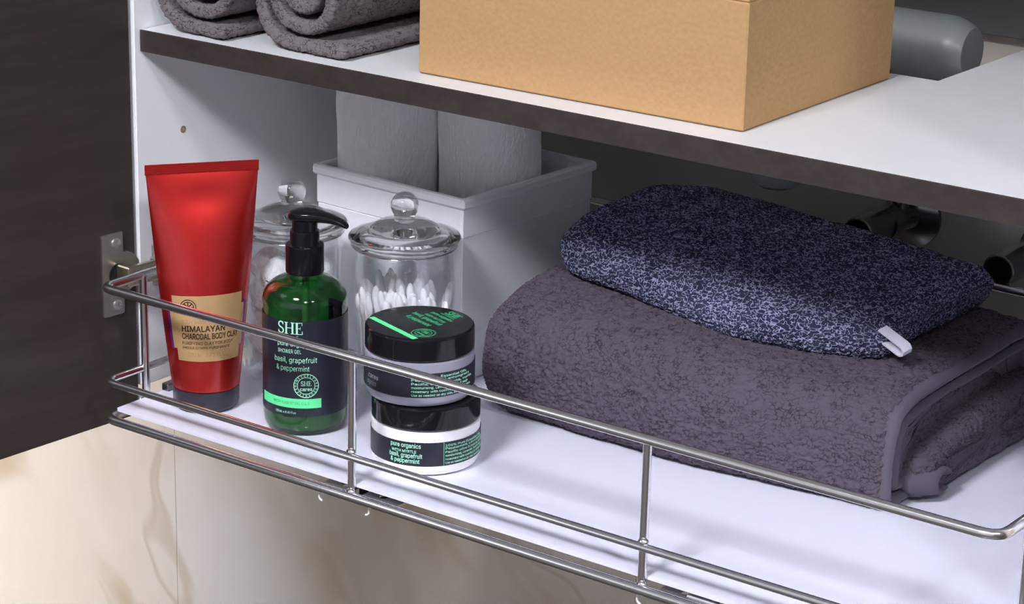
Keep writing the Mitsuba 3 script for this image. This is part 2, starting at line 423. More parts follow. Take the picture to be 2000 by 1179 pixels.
add('pipe_clip', box(.268, .280, .3500, .3620, .2470, .2560, .001), 'dark_hole', dt)
def valve(x, y0, z, lab):
    t = thing('angle_valve', lab, 'valve')
    add('escutcheon', rod([(x + .003, YB - .0142, z - .004), (x + .003, YB - .018, z - .004), (x + .003, YB - .024, z - .004)], [.0255, .0255, .0150], 36), 'dark_chrome', t)
    add('valve_body', rod([(x + .003, YB - .023, z - .002), (x + .002, y0 + .055, z), (x + .002, y0 + .054, z), (x + .002, y0 + .040, z)], [.0105, .0105, .0130, .0130], 28), 'dark_chrome', t)
    h = rod([(x, y0 + .042, z), (x, y0 + .001, z), (x, y0, z)], [.0133, .0133, .0122], 36)
    h = unman(man(h) - man(rod([(x, y0 - .01, z), (x, y0 + .022, z)], .0112, 32)))
    add('handle', h, 'dark_chrome', t)
    add('handle_hollow', rod([(x, y0 + .0215, z), (x, y0 + .0235, z)], .0110, 28), 'dark_hole', t)
    add('outlet', rod([(x + .002, y0 + .066, z), (x + .002, y0 + .066, z + .030), (x + .002, y0 + .066, z + .031), (x + .002, y0 + .066, z + .040)], [.0075, .0075, .0100, .0100], 24), 'dark_chrome', t)
    return t
valve(.2535, .375, .1125, 'dark chrome angle valve on the back wall, left of the two, above the navy towel')
valve(.3760, .376, .1060, 'dark chrome angle valve on the back wall at the right edge of the photo')
hose = rod([(.378, .442, .146), (.378, .442, .20), (.376, .440, .225), (.362, .430, .243), (.330, .425, .248)], .0068, 16)
tag(add('supply_hose', hose, 'dark_chrome'), 'dark supply hose rising from the right-hand angle valve', 'hose')

# ------------------------------------------------------------------ the pull-out wire basket
bk = thing('wire_basket', 'chrome wire pull-out basket with a white glossy bottom board', 'basket')
BX0, BX1, BY0, BY1 = -.1352, .5965, -.0742, .3680
def rail(z, r, name, rc=(.010, .013)):
    p = round_path([(BX0, BY1 - .03, z), (BX0, BY0, z), (BX1, BY0, z), (BX1, BY1 - .03, z)], list(rc))
    add(name, rod(p, r, 20), 'chrome', bk)
    p = round_path([(BX0, BY1 - .03, z), (BX0, BY1, z), (BX1, BY1, z), (BX1, BY1 - .03, z)], .010)
    add(name.replace('rail', 'back_rail'), rod(p, r, 16), 'chrome', bk)
rail(.0963, .0034, 'top_rail'); rail(.0220, .0028, 'middle_rail'); rail(-.0078, .0036, 'bottom_rail')
PR = .0030
for x, y in ((.1050, BY0 + .0035), (.3505, BY0 + .0035), (BX0 + .002, -.0335), (BX0 + .002, .13), (BX0 + .002, .29), (.12, BY1 - .003), (.36, BY1 - .003)):
    top = .0963 + (.0018 if y < -.05 else .001)
    q = rod([(x, y, -.0078), (x, y, top - .001), (x, y, top)], [PR, PR, PR * .6], 18)
    add('post', q, 'chrome', bk)
add('post', rod([(BX1 - .001, -.030, -.0078), (BX1 - .001, -.030, .1130)], .0034, 18), 'chrome', bk)
# weld beads where the front posts cross the rails
for x in (.1050, .3505):
    for z in (.0250, -.0050):
        add('weld', trimesh.creation.icosphere(3, .0036).apply_scale([1.1, .8, .9]).apply_translation([x + .0012, BY0 + .0012, z]), 'chrome', bk, smooth=True)
b = sg.box(-.1305, -.0690, .5915, .362).buffer(-.003).buffer(.003)
m = trimesh.creation.extrude_polygon(b, .0020); m.apply_translation([0, 0, -.0020])
k = add('bottom_board', m, 'board_white', bk, smooth=30); labels[k] = {'label': 'white glossy bottom board of the basket'}
# sliding fittings under the board
def fitting(x0, x1):
    p = sg.box(x0, -.0715, x1, .33)
    for hx in (x0 + .016, x1 - .018):
        p = p.difference(sg.Point(hx, -.058).buffer(.0035))
    p = p.difference(sg.box(x0 + .025, -.069, x1 - .032, -.045))
    q = trimesh.creation.extrude_polygon(p, .0014); q.apply_translation([0, 0, -.0098])
    f = add('slide_fitting', q, 'steel', bk, smooth=False)
    add('slide_channel', box(x0 + .020, x1 - .028, -.050, .34, -.020, -.010, .001), 'dark_hole', f, smooth=False)
    add('fold', box(x0 + .006, x0 + .020, -.0712, -.0705, -.012, -.006, .0002), 'steel', f, smooth=False)
    return f
f1, f2 = fitting(.0735, .1420), fitting(.3600, .4180)
add('rim_bar', rod([(.383, -.066, -.0068), (.408, -.066, -.0068)], .0022, 12), 'steel', f2)
for x, s in ((.0745, 1), (.1205, -1), (.3470, 1)):
    p = round_path([(x, -.0705, -.0080), (x, -.0705, -.0190), (x + .0030 * s, -.0705, -.0200)], .002)
    k = add('hook', rod(p, .0008, 8), 'white_gloss', f1 if x < .2 else f2); labels[k] = {'label': 'small white hook below the bottom rail'}
add('side_clip', cat(box(BX0 - .002, BX0 + .012, -.040, -.026, -.0085, -.0060, .0006), rod([(BX0 - .004, -.034, -.006), (BX0 - .004, -.034, .001)], .0022, 12)), 'steel', bk)
add('side_clip', box(BX0 + .003, BX0 + .010, -.018, .002, .0, .006, .0008), 'dark_chrome', bk)

# ------------------------------------------------------------------ cardboard box on the shelf
cb = thing('cardboard_box', 'plain brown cardboard box on the white shelf', 'box')
w, d, h = .2650, .2060, .0865
def cbx(m): return rotz(m, .9).apply_translation([.0808, .0300, ZS + .0004])
out = man(box(0, w, 0, d, 0, h - .0022, .0010)) - man(box(.0022, w - .0022, .0022, d - .0022, .0022, h + .01, .0002))
add('body', cbx(unman(out)), 'cardboard', cb, smooth=False)
add('lid', cbx(cat(box(.0001, w - .0001, .0001, d / 2 - .0006, h - .0021, h, .0006), box(.0001, w - .0001, d / 2 + .0006, d - .0001, h - .0021, h, .0006))), 'cardboard', cb, smooth=False)

# ------------------------------------------------------------------ rolled towels on the shelf
def rolled_towel(cx, y0, y1, r, seed, lab, phase, flap):
    t = thing('rolled_towel', lab, 'towel', 'rolled towels on the shelf')
    r_in, turns, th = .0085, 2.30, .0098
    zc = ZS + r + .0012
    a = np.linspace(0, turns * 2 * math.pi, 500)
    rad = r_in + (r - th / 2 - r_in) * (a / a[-1]) ** .9
    ang = phase + a                               # ends at the bottom of the roll, then lies out as a flap
    ex = 1 - .34 * (rad / rad.max()) ** 2 * np.clip(.6 - np.sin(ang), 0, 1)   # the outer turns sag flat where they lie on the shelf
    c = np.stack([np.sign(np.cos(ang)) * np.abs(np.cos(ang)) ** ex * rad, np.sign(np.sin(ang)) * np.abs(np.sin(ang)) ** ex * rad], 1)
    e = c[-1]
    if flap:
        fl = np.stack([np.linspace(e[0] + .002, e[0] + flap, 60), np.full(60, -r + th / 2)], 1)
        c = np.vstack([c, fl])
    c = resample(c, 420, False); NL = 840
    tn = np.gradient(c, axis=0); tn /= np.linalg.norm(tn, axis=1, keepdims=True)
    nn = np.stack([-tn[:, 1], tn[:, 0]], 1)
    hw = np.full(len(c), th / 2); hw[:6] *= np.linspace(.3, 1, 6); hw[-6:] *= np.linspace(1, .3, 6)
    k = int((y1 - y0) / .0016)
    S = []
    for i in range(k):
        y = y0 + (y1 - y0) * i / (k - 1)
        u = min((y - y0), (y1 - y)) / .004
        sh = 0.0 if u > 1 else .0022 * (1 - math.sqrt(max(0, 1 - (1 - u) ** 2)))
        q = np.vstack([c + nn * (hw - sh).clip(.0004)[:, None], (c - nn * (hw - sh).clip(.0004)[:, None])[::-1]])
        wob = .0025 * (meshkit.fbm(np.c_[q * 30, np.full(len(q), y * 14 + seed)], 2, seed) - .5)
        S.append(np.c_[cx + q[:, 0] + wob, np.full(len(q), y) + .004 * (meshkit.noise(np.c_[q * 25, np.full(len(q), seed)], seed) - .5), zc + q[:, 1]])
    S = np.array(S); V = S.reshape(-1, 3); F = grid_faces(k, NL, True)
    # flat ends: strips across the towel's thickness
    n2 = NL // 2
    ends = []
    for base, flip in ((0, False), ((k - 1) * NL, True)):
        i = np.arange(n2 - 1)
        A, B, C, D = base + i, base + i + 1, base + NL - 2 - i, base + NL - 1 - i
        f = np.vstack([np.stack([A, B, C], 1), np.stack([A, C, D], 1)])
        ends.append(f[:, ::-1] if not flip else f)
    m = trimesh.Trimesh(V, np.vstack([F] + ends), process=False)
    if m.volume < 0: m.invert()
    m = terry(m, .0011, .0032, seed)
    m.vertices[:, 2] = np.maximum(m.vertices[:, 2], ZS + .0003)
    add('pile', m, 'roll_pile', t, smooth=True)
    return t
rolled_towel(-.1185, .014, .20, .0462, 3, 'purple-grey rolled towel at the left end of the shelf against the white panel', 2.827, .030)
rolled_towel(-.0245, .021, .21, .0468, 5, 'purple-grey rolled towel between the other roll and the cardboard box', 2.827, .046)

# ------------------------------------------------------------------ folded towels in the basket
def smooth01(a, b, x):
    t = np.clip((x - a) / (b - a), 0, 1); return t * t * (3 - 2 * t)
BT_L = np.array([(.335, .0025), (.22, .0012), (.130, .0012), (.107, .006), (.0955, .028), (.0945, .052), (.102, .077), (.130, .0925), (.17, .0995), (.25, .102), (.33, .100), (.348, .088), (.353, .05), (.349, .013)])
BT_R = np.array([(.335, .0025), (.22, .0012), (.137, .0012), (.1185, .007), (.1165, .026), (.1185, .050), (.128, .072), (.150, .0810), (.18, .0840), (.25, .085), (.33, .086), (.346, .078), (.351, .045), (.347, .012)])
TX0, TX1 = .0855, .4200
def bath_section(x, n, inset=0.0):
    t = smooth01(.10, .42, x)
    P = BT_L * (1 - t) + BT_R * t
    front = -.0085 * math.exp(-((x - .27) / .085) ** 2)
    P = P + np.stack([np.where(P[:, 0] < .2, front, 0), 0 * P[:, 0]], 1)
    q = spline(P, n)
    if inset:
        c = q.mean(0); hw = np.array([.128, .047])
        q = c + (q - c) * (1 - inset / hw)
    return q
n, S = 620, []
xs_ = np.r_[TX0 + .020 * (1 - np.cos(np.linspace(0, math.pi / 2, 24))), np.linspace(TX0 + .0212, TX1 - .006, 300), TX1 - .006 + .006 * np.sin(np.linspace(.15, math.pi / 2, 8))]
for x in xs_:
    u = (x - TX0) / .020; ins = .020 * (1 - math.sqrt(max(0.0, 1 - (1 - u) ** 2))) if u < 1 else 0.0
    w_ = (TX1 - x) / .006; ins = max(ins, .004 * (1 - math.sqrt(max(0.0, 1 - (1 - w_) ** 2))) if w_ < 1 else 0.0)
    q = bath_section(x, n, ins)
    S.append(np.c_[np.full(n, x), q])
bt = thing('bath_towel', 'large folded purple-brown bath towel lying on the white basket board', 'towel')
m = skin(S); m = terry(m, .0017, .0034, 11, .003, .035)
m.vertices[:, 2] = np.maximum(m.vertices[:, 2], .0004)
add('folded_body', m, 'brown_pile', bt, smooth=True)
# the layers of the fold showing at the right end
def layer(off, th, x0, x1, y_back, mat, name, seed, n=260):
    secs = []
    k = int((x1 - x0) / .0018) + 2
    for i in range(k):
        x = x0 + (x1 - x0) * i / (k - 1)
        q = bath_section(min(x, .42), 900)
        if sg.Polygon(q).exterior.is_ccw is False: q = q[::-1]
        ln = sg.Polygon(q).buffer(-off - th / 2)
        r = np.array(ln.exterior.coords)[:-1]
        if not ln.exterior.is_ccw: r = r[::-1]
        # open C from the lower back round the front to the upper back
        i0 = np.argmax(r[:, 0]); r = np.roll(r, -i0, 0)
        r = r[r[:, 0] < y_back]
        lo = np.argsort(np.where(r[:, 1] < .04, -r[:, 0], 9))[0]
        d = np.linalg.norm(np.diff(np.vstack([r, r[:1]]), axis=0), axis=1); j = int(np.argmax(d))
        r = np.roll(r, -(j + 1), 0)
        r = resample(r, n, False)
        tn = np.gradient(r, axis=0); tn /= np.linalg.norm(tn, axis=1, keepdims=True); nn = np.stack([-tn[:, 1], tn[:, 0]], 1)
        u = (x1 - x) / .005; h = th / 2 * (math.sqrt(max(0.02, 1 - (1 - u) ** 2)) if u < 1 else 1)
        secs.append(np.c_[np.full(2 * n, x), np.vstack([r + nn * h, (r - nn * h)[::-1]])])
    S = np.array(secs); V = S.reshape(-1, 3); N2 = 2 * n
    F = [grid_faces(len(S), N2, True)]
    for base, fl in ((0, 0), ((len(S) - 1) * N2, 1)):
        i = np.arange(n - 1); A, B, C, D = base + i, base + i + 1, base + N2 - 2 - i, base + N2 - 1 - i
        f = np.vstack([np.stack([A, B, C], 1), np.stack([A, C, D], 1)]); F.append(f if fl else f[:, ::-1])
    m = trimesh.Trimesh(V, np.vstack(F), process=False)
    if m.volume < 0: m.invert()
    m = terry(m, .0005, .0022, seed, .0022, .03)
    m.vertices[:, 2] = np.maximum(m.vertices[:, 2], .0004)
    k = add(name, m, mat, bt, smooth=True); labels[k] = {'label': 'lilac-grey hem of a folded layer at the right end'}
layer(.0018, .0082, .408, .4270, .335, 'brown_hem', 'hem', 21)
layer(.0120, .0085, .408, .4262, .335, 'brown_hem', 'hem', 22)
# the innermost fold, which sticks out with a rolled lip
S = []
for x in np.linspace(.395, .440, 30):
    u = (.440 - x) / .008; k_ = math.sqrt(max(.03, 1 - (1 - u) ** 2)) if u < 1 else 1
    y0 = .148 + max(0, (x - .43)) * .9
    P = np.array([(.335, .005), (.24, .004), (y0 + .010, .0040), (y0, .012), (y0 + .001, .026), (y0 + .012, .036), (.24, .047), (.335, .052), (.342, .03)])
    c = P.mean(0); P = c + (P - c) * np.array([1 - .02 * (1 - k_), .35 + .65 * k_])
    S.append(np.c_[np.full(300, x), spline(P, 300)])
m = terry(skin(S), .0012, .0034, 31, .004, .03); m.vertices[:, 2] = np.maximum(m.vertices[:, 2], .0004)
add('inner_fold', m, 'brown_pile', bt, smooth=True)
a = np.linspace(-2.2, 2.6, 60); lip = np.stack([.1560 + .0105 * np.cos(a + 2.6), .0160 + .0075 * np.sin(a + 2.6)], 1)
S = []
for x in np.linspace(.420, .4445, 20):
    tn = np.gradient(lip, axis=0); tn /= np.linalg.norm(tn, axis=1, keepdims=True); nn = np.stack([-tn[:, 1], tn[:, 0]], 1)
    u = (.4445 - x) / .004; h = .0027 * (math.sqrt(max(.05, 1 - (1 - u) ** 2)) if u < 1 else 1)
    S.append(np.c_[np.full(120, x), np.vstack([lip + nn * h, (lip - nn * h)[::-1]]) + [max(0, x - .43) * .9, 0]])
V = np.array(S).reshape(-1, 3); F = [grid_faces(20, 120, True)]
i = np.arange(59); base = 19 * 120
F.append(np.vstack([np.stack([base + i, base + i + 1, base + 118 - i], 1), np.stack([base + i, base + 118 - i, base + 119 - i], 1)]))
add('rolled_lip', trimesh.Trimesh(V, np.vstack(F), process=False), 'brown_hem', bt, smooth=True)

# navy towel on top
def brown_top(x): return .1025 * (1 - smooth01(.10, .42, x)) + .0860 * smooth01(.10, .42, x)
NX0, NX1, S = .1060, .3850, []
n = 560
for x in np.r_[NX0 + .018 * (1 - np.cos(np.linspace(0, math.pi / 2, 22))), np.linspace(NX0 + .019, NX1 - .013, 240), NX1 - .012 + .012 * np.sin(np.linspace(.1, math.pi / 2, 14))]:
    s = (x - NX0) / (NX1 - NX0)
    yf = np.interp(s, [0, .12, .3, .48, .62, .80, 1], [.168, .157, .1545, .150, .147, .158, .184])
    th = np.interp(s, [0, .3, .7, 1], [.0420, .0400, .0370, .034])
    zb = brown_top(x) + .0008
    zf = zb - .0055 * (1 - abs(2 * s - 1.1)) - .002
    yb = np.interp(s, [0, .15, .5, 1], [.300, .338, .345, .352])
    zt = zb + th
    P = [(yb - .01, zb), (.26, zb), (yf + .030, zb - .0005), (yf + .008, zf + .001), (yf, zf + .010), (yf + .001, zf + .024), (yf + .010, zt - .010), (yf + .035, zt - .001), (.26, zt + .002), (yb - .02, zt), (yb, zt - .012), (yb + .001, zb + .014)]
    q = spline(P, n)
    u = (x - NX0) / .018; k_ = math.sqrt(max(0, 1 - (1 - u) ** 2)) if u < 1 else 1.0
    u = (NX1 - x) / .012; k2 = .25 + .75 * math.sqrt(max(0, 1 - (1 - u) ** 2)) if u < 1 else 1.0
    c = np.array([q[:, 0].mean(), zb + th / 2])
    q = c + (q - c) * np.array([1 - .016 / .09 * (1 - k_) - .006 / .09 * (1 - k2), max(.03, k_) * k2])
    S.append(np.c_[np.full(n, x), q])
nt = thing('hand_towel', 'folded dark navy flecked towel lying on top of the bath towel', 'towel')
m = terry(skin(S), .0013, .0032, 41, .004, .04)
add('folded_body', m, 'navy_pile', nt, smooth=True)
# hanging loop
A0 = np.array([.3815, .1850, .1050]); dv = np.array([.90, -.20, -.40]); dv /= np.linalg.norm(dv); up = np.array([.50, -.38, .85]); up -= dv * (dv @ up); up /= np.linalg.norm(up); wd = np.cross(dv, up)
lp = []
for s in np.linspace(0, 1, 40):
    if s < .45: lp.append((.022 * s / .45 - .004, .0042))
    elif s < .55: aa = (s - .45) / .10 * math.pi; lp.append((.018 + 0.0042 * math.sin(aa), .0042 * math.cos(aa)))
    else: lp.append((.018 - .022 * (s - .55) / .45, -.0042))
lp = np.array(lp); tn = np.gradient(lp, axis=0); tn /= np.linalg.norm(tn, axis=1, keepdims=True); nn = np.stack([-tn[:, 1], tn[:, 0]], 1)
V, F = [], []
for i in range(len(lp)):
    for (o, wv) in ((.0007, -.0042), (.0007, .0042), (-.0007, .0042), (-.0007, -.0042)):
        q = lp[i] + nn[i] * o; V.append(A0 + dv * q[0] + up * (q[1] + .12 * q[0]) + wd * wv)
F = grid_faces(len(lp), 4, True)
m = trimesh.Trimesh(np.array(V), F, process=False)
k = add('hanging_loop', m, 'tag_cloth', nt, smooth=40); labels[k] = {'label': 'white hanging loop at the front right corner'}

# ------------------------------------------------------------------ white storage box with two white towels
sb = thing('storage_box', 'white plastic storage box with a raised rim behind the glass jars', 'box')
CA = -3.0
def cont(m): return rotz(m, CA).apply_translation([.0385, .1400, .0006])
W, D, H = .1575, .1640, .1500
def hollow(x0, x1, y0, y1, z0, z1, t, floor=None, b=.0007):
    return unman(man(box(x0, x1, y0, y1, z0, z1, b)) - man(box(x0 + t, x1 - t, y0 + t, y1 - t, z0 + (floor if floor is not None else -1), z1 + .05, .001)))
add('body', cont(hollow(-W + .0015, -.0015, .0015, D - .0015, 0, .1180, .003, .003)), 'white_plastic', sb, smooth=False)
k = add('upper_tier', cont(hollow(-W + .0008, -.0008, .0008, D - .0008, .1182, .1420, .004, None)), 'white_plastic', sb, smooth=False)
add('rim', cont(hollow(-W - .0022, .0022, -.0022, D + .0022,   .1421, H, .0055, None, .0018)), 'white_plastic', sb, smooth=False)
def white_roll(cx, cy, rx, seed, lab):
    ang = np.arange(520) * 2 * math.pi / 520
    S = []
    for z in np.r_[.006 + .01 * np.linspace(0, 1, 6) ** 2, np.linspace(.018, .232, 130), .232 + .012 * np.sin(np.linspace(.1, math.pi / 2, 10))]:
        u = (.246 - z) / .014; k_ = math.sqrt(max(.02, 1 - (1 - u) ** 2)) if u < 1 else 1
        e = 2 / 2.15
        c, s = np.cos(ang), np.sin(ang)
        x = np.sign(c) * np.abs(c) ** e; y = np.sign(s) * np.abs(s) ** e
        rr = rx * (.75 + .25 * k_) * (1 + .012 * math.sin(z * 30 + seed))
        S.append(np.c_[cx + x * rr, cy + y * rr, np.full(520, z)])
    return tag(add('white_towel', terry(skin(S), .0008, .0025, seed, .005, .05), 'white_pile', smooth=True), lab, 'towel', 'white towels in the storage box')
white_roll(-.0775, .1905, .0395, 51, 'white rolled towel standing in the storage box, left of the pair')
white_roll(-.0060, .2320, .0400, 52, 'white rolled towel standing in the storage box, right of the pair')

# ------------------------------------------------------------------ glass jars
def glass_jar(c, lab):
    t = thing('glass_jar', lab, 'jar')
    x, y = c
    at = (x, y, .0004)
    out = [(0, 0), (.034, 0), (.0372, .0012), (.0385, .005), (.0385, .1130), (.0380, .1180), (.0395, .1220)]
    inn = [(.0358, .1220), (.0350, .1170), (.0354, .1120), (.0354, .010), (.0335, .0075), (0, .007)]
    add('body', lathe(out, 84, at), 'thin_glass', t, smooth=40)
    add('inner_wall', lathe(inn, 84, at), 'thin_glass', t, smooth=40)
    lp = [(.0380 + .0027 * math.cos(a), .1240 + .0024 * math.sin(a)) for a in np.linspace(0, 2 * math.pi, 19)]
    add('lip', lathe(lp, 84, at), 'glass', t, smooth=True)
    z = .1268
    lid = [(0, z + .005)] + [(.016, z + .0045), (.026, z + .0030), (.033, z + .001), (.0342, z - .006), (.0355, z - .006), (.0364, z), (.0405, z)] + arc(.0405, z + .0022, .0022, -90, 70, 7) \
        + [(.036, z + .0056), (.0288, z + .0070), (.0270, z + .0080), (.0258, z + .0105), (.0215, z + .0130), (.0145, z + .0148), (.0092, z + .0156), (.0076, z + .0168), (.0080, z + .0184)] \
        + [(.0107 * math.cos(a), z + .0268 + .0106 * math.sin(a)) for a in np.linspace(-.72, math.pi / 2, 14)]
    lid[-1] = (0, lid[-1][1])
    add('lid', lathe(lid, 84, at), 'glass', t, smooth=35)
    return t
JF, JL = (.0213, .0900), (-.0690, .0640)
glass_jar(JF, 'clear glass jar with a knobbed lid, filled with cotton buds, behind the black-lidded tubs')
glass_jar(JL, 'clear glass jar with a knobbed lid, filled with cotton balls, behind the pump bottle')
# cotton buds
bud = lathe([(0, 0)] + [(.0024 * math.sin(a), .008 - .008 * math.cos(a) * 1) for a in np.linspace(.3, 2.7, 9)] + [(.0011, .0165), (.0011, .056), (.0011, .0562)] + [(.0030 * math.sin(a), .0655 - .0082 * math.cos(a)) for a in np.linspace(.45, math.pi, 10)][:-1] + [(0, .0740)], 12)
bud_ply = mikit.ply(bud, 'cotton', smooth=True)
pts, r_ = [], .0345
for ring_r, cnt in ((.0, 1), (.0062, 6), (.0124, 12), (.0186, 18), (.0246, 23), (.0300, 27)):
    for i in range(cnt):
        a = 2 * math.pi * (i + .5 * random.random()) / cnt
        pts.append((ring_r * math.cos(a), ring_r * math.sin(a)))
for i, (px, py) in enumerate(pts):
    key = nm('cotton_bud')
    tilt = random.uniform(0, 11); az = random.uniform(0, 360)
    zz = .0085 + random.uniform(0, .014)
    scene[key] = {**bud_ply, 'to_world': T().translate([JF[0] + px, JF[1] + py, zz]).rotate([math.cos(math.radians(az)), math.sin(math.radians(az)), 0], tilt)}
    labels[key] = {'label': 'white cotton bud standing in the lidded glass jar behind the tubs', 'category': 'cotton bud', 'group': 'cotton buds in the glass jar'}
# cotton balls
ball = trimesh.creation.icosphere(5, .0142); ball = terry(ball, .0006, .002, 61, .006, .011)
ball_ply = mikit.ply(ball, 'cotton', smooth=True)
for lev in range(5):
    for i in range(4):
        a = math.radians(90 * i + 45 * (lev % 2) + 12)
        key = nm('cotton_ball'); rr = .0198
        scene[key] = {**ball_ply, 'to_world': T().translate([JL[0] + rr * math.cos(a), JL[1] + rr * math.sin(a), .0230 + .0172 * lev]).rotate([.3, .5, .8], random.uniform(0, 360))}
        labels[key] = {'label': 'white cotton ball in the lidded glass jar behind the pump bottle', 'category': 'cotton ball', 'group': 'cotton balls in the glass jar'}

# ------------------------------------------------------------------ pump bottle
pb = thing('pump_bottle', 'dark green pump bottle with a black label and black pump', 'bottle')
BR = .0311
FACE = math.atan2(CAM[1], CAM[0])                      # the labels look about towards where one stands before the basket
prof = [(0, .0012), (.020, .0004), (.0255, 0), (.0290, .0014), (.0306, .0050), (BR, .010), (BR, .0965)] + arc(BR - .0175, .0965, .0182, 4, 78, 14) + [(.0135, .1160), (.0127, .1180), (.0126, .1190), (.0126, .1200)]
add('body', lathe(prof, 96, (0, 0, .0003)), 'green_glass', pb, smooth=40)
add('liquid', lathe([(0, .0020), (.024, .0020), (.0285, .0045), (.0300, .0100), (.0300, .060), (0, .060)], 64), 'gel', pb, smooth=40)
add('dip_tube', rod([(.001, 0, .118), (.0, 0, .0610)], .0026, 14), 'white_plastic', pb)
add('label_wrap', bend(rect(-.0600, .0800, .0165, .0900, 90, .0003), BR + .0003, (0, 0), FACE), 'label_black', pb, smooth=30)
pump = [(0, .1190), (.0138, .1190), (.0142, .1200), (.0142, .1394), (.0138, .1402), (.0112, .1404), (.0109, .1412), (.0109, .1495), (.0104, .1508), (.0094, .1512), (.0094, .1590), (0, .1590)]
k = add('pump_collar', lathe(pump, 56), 'black_pump', pb, smooth=35)
nd = np.array([.93, .37]); nd /= np.linalg.norm(nd)
S = []
for s, hw, zt, zb in ((-.0118, .0020, .1655, .1625), (-.0105, .0060, .1672, .1608), (-.006, .0088, .1685, .1600), (0, .0098, .1690, .1600), (.0065, .0088, .1690, .1602), (.0128, .0070, .1682, .1606), (.0205, .0056, .1664, .1602), (.0275, .0046, .1638, .1590), (.0318, .0038, .1612, .1574), (.0330, .0028, .1600, .1572)):
    a = np.arange(24) * 2 * math.pi / 24
    w_ = np.sign(np.cos(a)) * np.abs(np.cos(a)) ** .7 * hw; zt, zb = zt - .0025, zb - .0025; zz = (zt + zb) / 2 + np.sign(np.sin(a)) * np.abs(np.sin(a)) ** .7 * (zt - zb) / 2
    S.append(np.c_[nd[0] * s - nd[1] * w_, nd[1] * s + nd[0] * w_, zz])
add('pump_nozzle', skin(S), 'black_pump', pb, smooth=40)
# print: x along the label towards the viewer's right
R1 = BR + .00065
def on_bottle(m): return bend(m, R1, (0, 0), FACE)
def at(m, x, y): return m.apply_translation([x - m.bounds[0][0], y - m.bounds[0][1], 0])
P = []
P.append(at(serif_she(.0090), -.0210, .0800))
P.append(at(text('NATURALS', .0012, False, .0002, .0165), -.0212, .0778))
P.append(at(text('pure organics', .0032, False), -.0215, .0700))
P.append(at(text('SHOWER GEL', .0029, False, .0002, .0185), -.0213, .0655))
P.append(at(text('basil, grapefruit', .0040, False, .0002, .0335), -.0245, .0572))
P.append(at(text('& peppermint', .0040, False, .0002, .0260), -.0228, .0508))
P.append(at(text('250mL e 8.45 fl oz', .0018, False, .0002, .0170), -.0240, .0185))
lx, ly = .0005, .0408
for q in (ring(.0088, .0094), ring(.0062, .0067)): P.append(q.apply_translation([lx, ly, 0]))
s_ = serif_she(.0036); P.append(centred(s_, lx, ly - .0002))
P.append(centred(text('cares', .0026, True), lx, ly - .0040))
for i, ch in enumerate('SHOWERGELPUREORGANICS'):
    a = math.radians(200 - i * 17)
    if ch == ' ': continue
    g = centred(text(ch, .0014, True), 0, 0).apply_transform(trimesh.transformations.rotation_matrix(a - math.pi / 2, [0, 0, 1])).apply_translation([lx + .0071 * math.cos(a), ly + .0071 * math.sin(a), 0]); P.append(g)
k = add('label_lettering', on_bottle(cat(*P)), 'mint_print', pb, smooth=False); labels[k] = {'label': 'mint green lettering and round seal on the label'}
k = add('label_band', on_bottle(rect(-.0400, .0118, .0232, .0305, 40)), 'green_print', pb, smooth=False); labels[k] = {'label': 'bright green band low on the label'}
add('band_lettering', on_bottle(at(text('WITH ESSENTIAL OILS', .0020, False, .0004, .0290), -.0260, .0260)), 'deep_green_print', pb, smooth=False)

# ------------------------------------------------------------------ cosmetic tubs
def tub(c, z0, face, body_mat, frosted, lab):
    t = thing('cosmetic_tub', lab, 'tub')
    at_ = (c[0], c[1], z0)
    bz = .0325
    add('body', lathe([(0, .0008), (.030, .0004), (.0345, 0), (.0375, .0014), (.0390, .0045), (.0393, .009), (.0393, bz), (.0380, bz + .001), (0, bz + .001)], 88, at_), body_mat, t, smooth=40)
    k = add('lid', lathe([(0, .0345), (.0385, .0345), (.0392, .0352), (.0392, .0490), (.0388, .0504), (.0378, .0512), (.0360, .0514), (0, .0513)], 96, at_), 'black_gloss', t, smooth=30)
    labels[k] = {'label': 'glossy black screw lid'}
    add('label_wrap', bend(rect(-.118, .118, .0085, .0262, 120, .0003), .0395, c, face, z0), 'label_black', t, smooth=30)
    return t
LT = thing
TL, TU = (.1131, .0022), (.1091, -.0008)
f_ = math.atan2(CAM[1] - TL[1], CAM[0] - TL[0])
lines = ['100% Pure Essential Oils', 'Peppermint, Lemongrass', 'Pacific olive & jojoba, myrtle', 'moisturising. Lavender, basil & sage', 'rosemary with comfrey & chilled aloe', 'Use as needed on dry skin. Avoid eyes', 'www organics made with care']
def small_print(x0, y1, n, h, pitch, w):
    return [at(text(lines[i % len(lines)], h, False, .0002, w * (.86 + .14 * ((i * 7) % 5) / 4)), x0, y1 - pitch * (i + 1)) for i in range(n)]
def on_tub(m, c, z0, r=.03985): return bend(m, r, c, f_, z0)
t = tub(TL, .0003, f_, 'white_gloss', False, 'white tub with a black lid standing on the basket board under another tub')
L = [at(text('pure organics', .0032, True, .0002, .0235), -.0265, .0210), at(text('WITH MYRTLE', .0020, True, .0002, .0190), -.0255, .0182),
     at(text('basil, grapefruit', .0031, True, .0002, .0255), -.0275, .0135), at(text('& peppermint', .0031, True, .0002, .0225), -.0265, .0096)]
add('label_lettering', on_tub(cat(*L), TL, .0003), 'mint_print', t, smooth=False)
k = add('small_print', on_tub(cat(*small_print(.0145, .0255, 6, .0016, .0027, .044)), TL, .0003), 'mint_print', t, smooth=False)
add('label_divider', on_tub(rect(.0130, .0136, .0087, .0260, 2, .0002), TL, .0003), 'deep_green_print', t, smooth=False)
t = tub(TU, .0520, f_, 'frosted_body', True, 'frosted grey tub with a printed black lid stacked on the white tub')
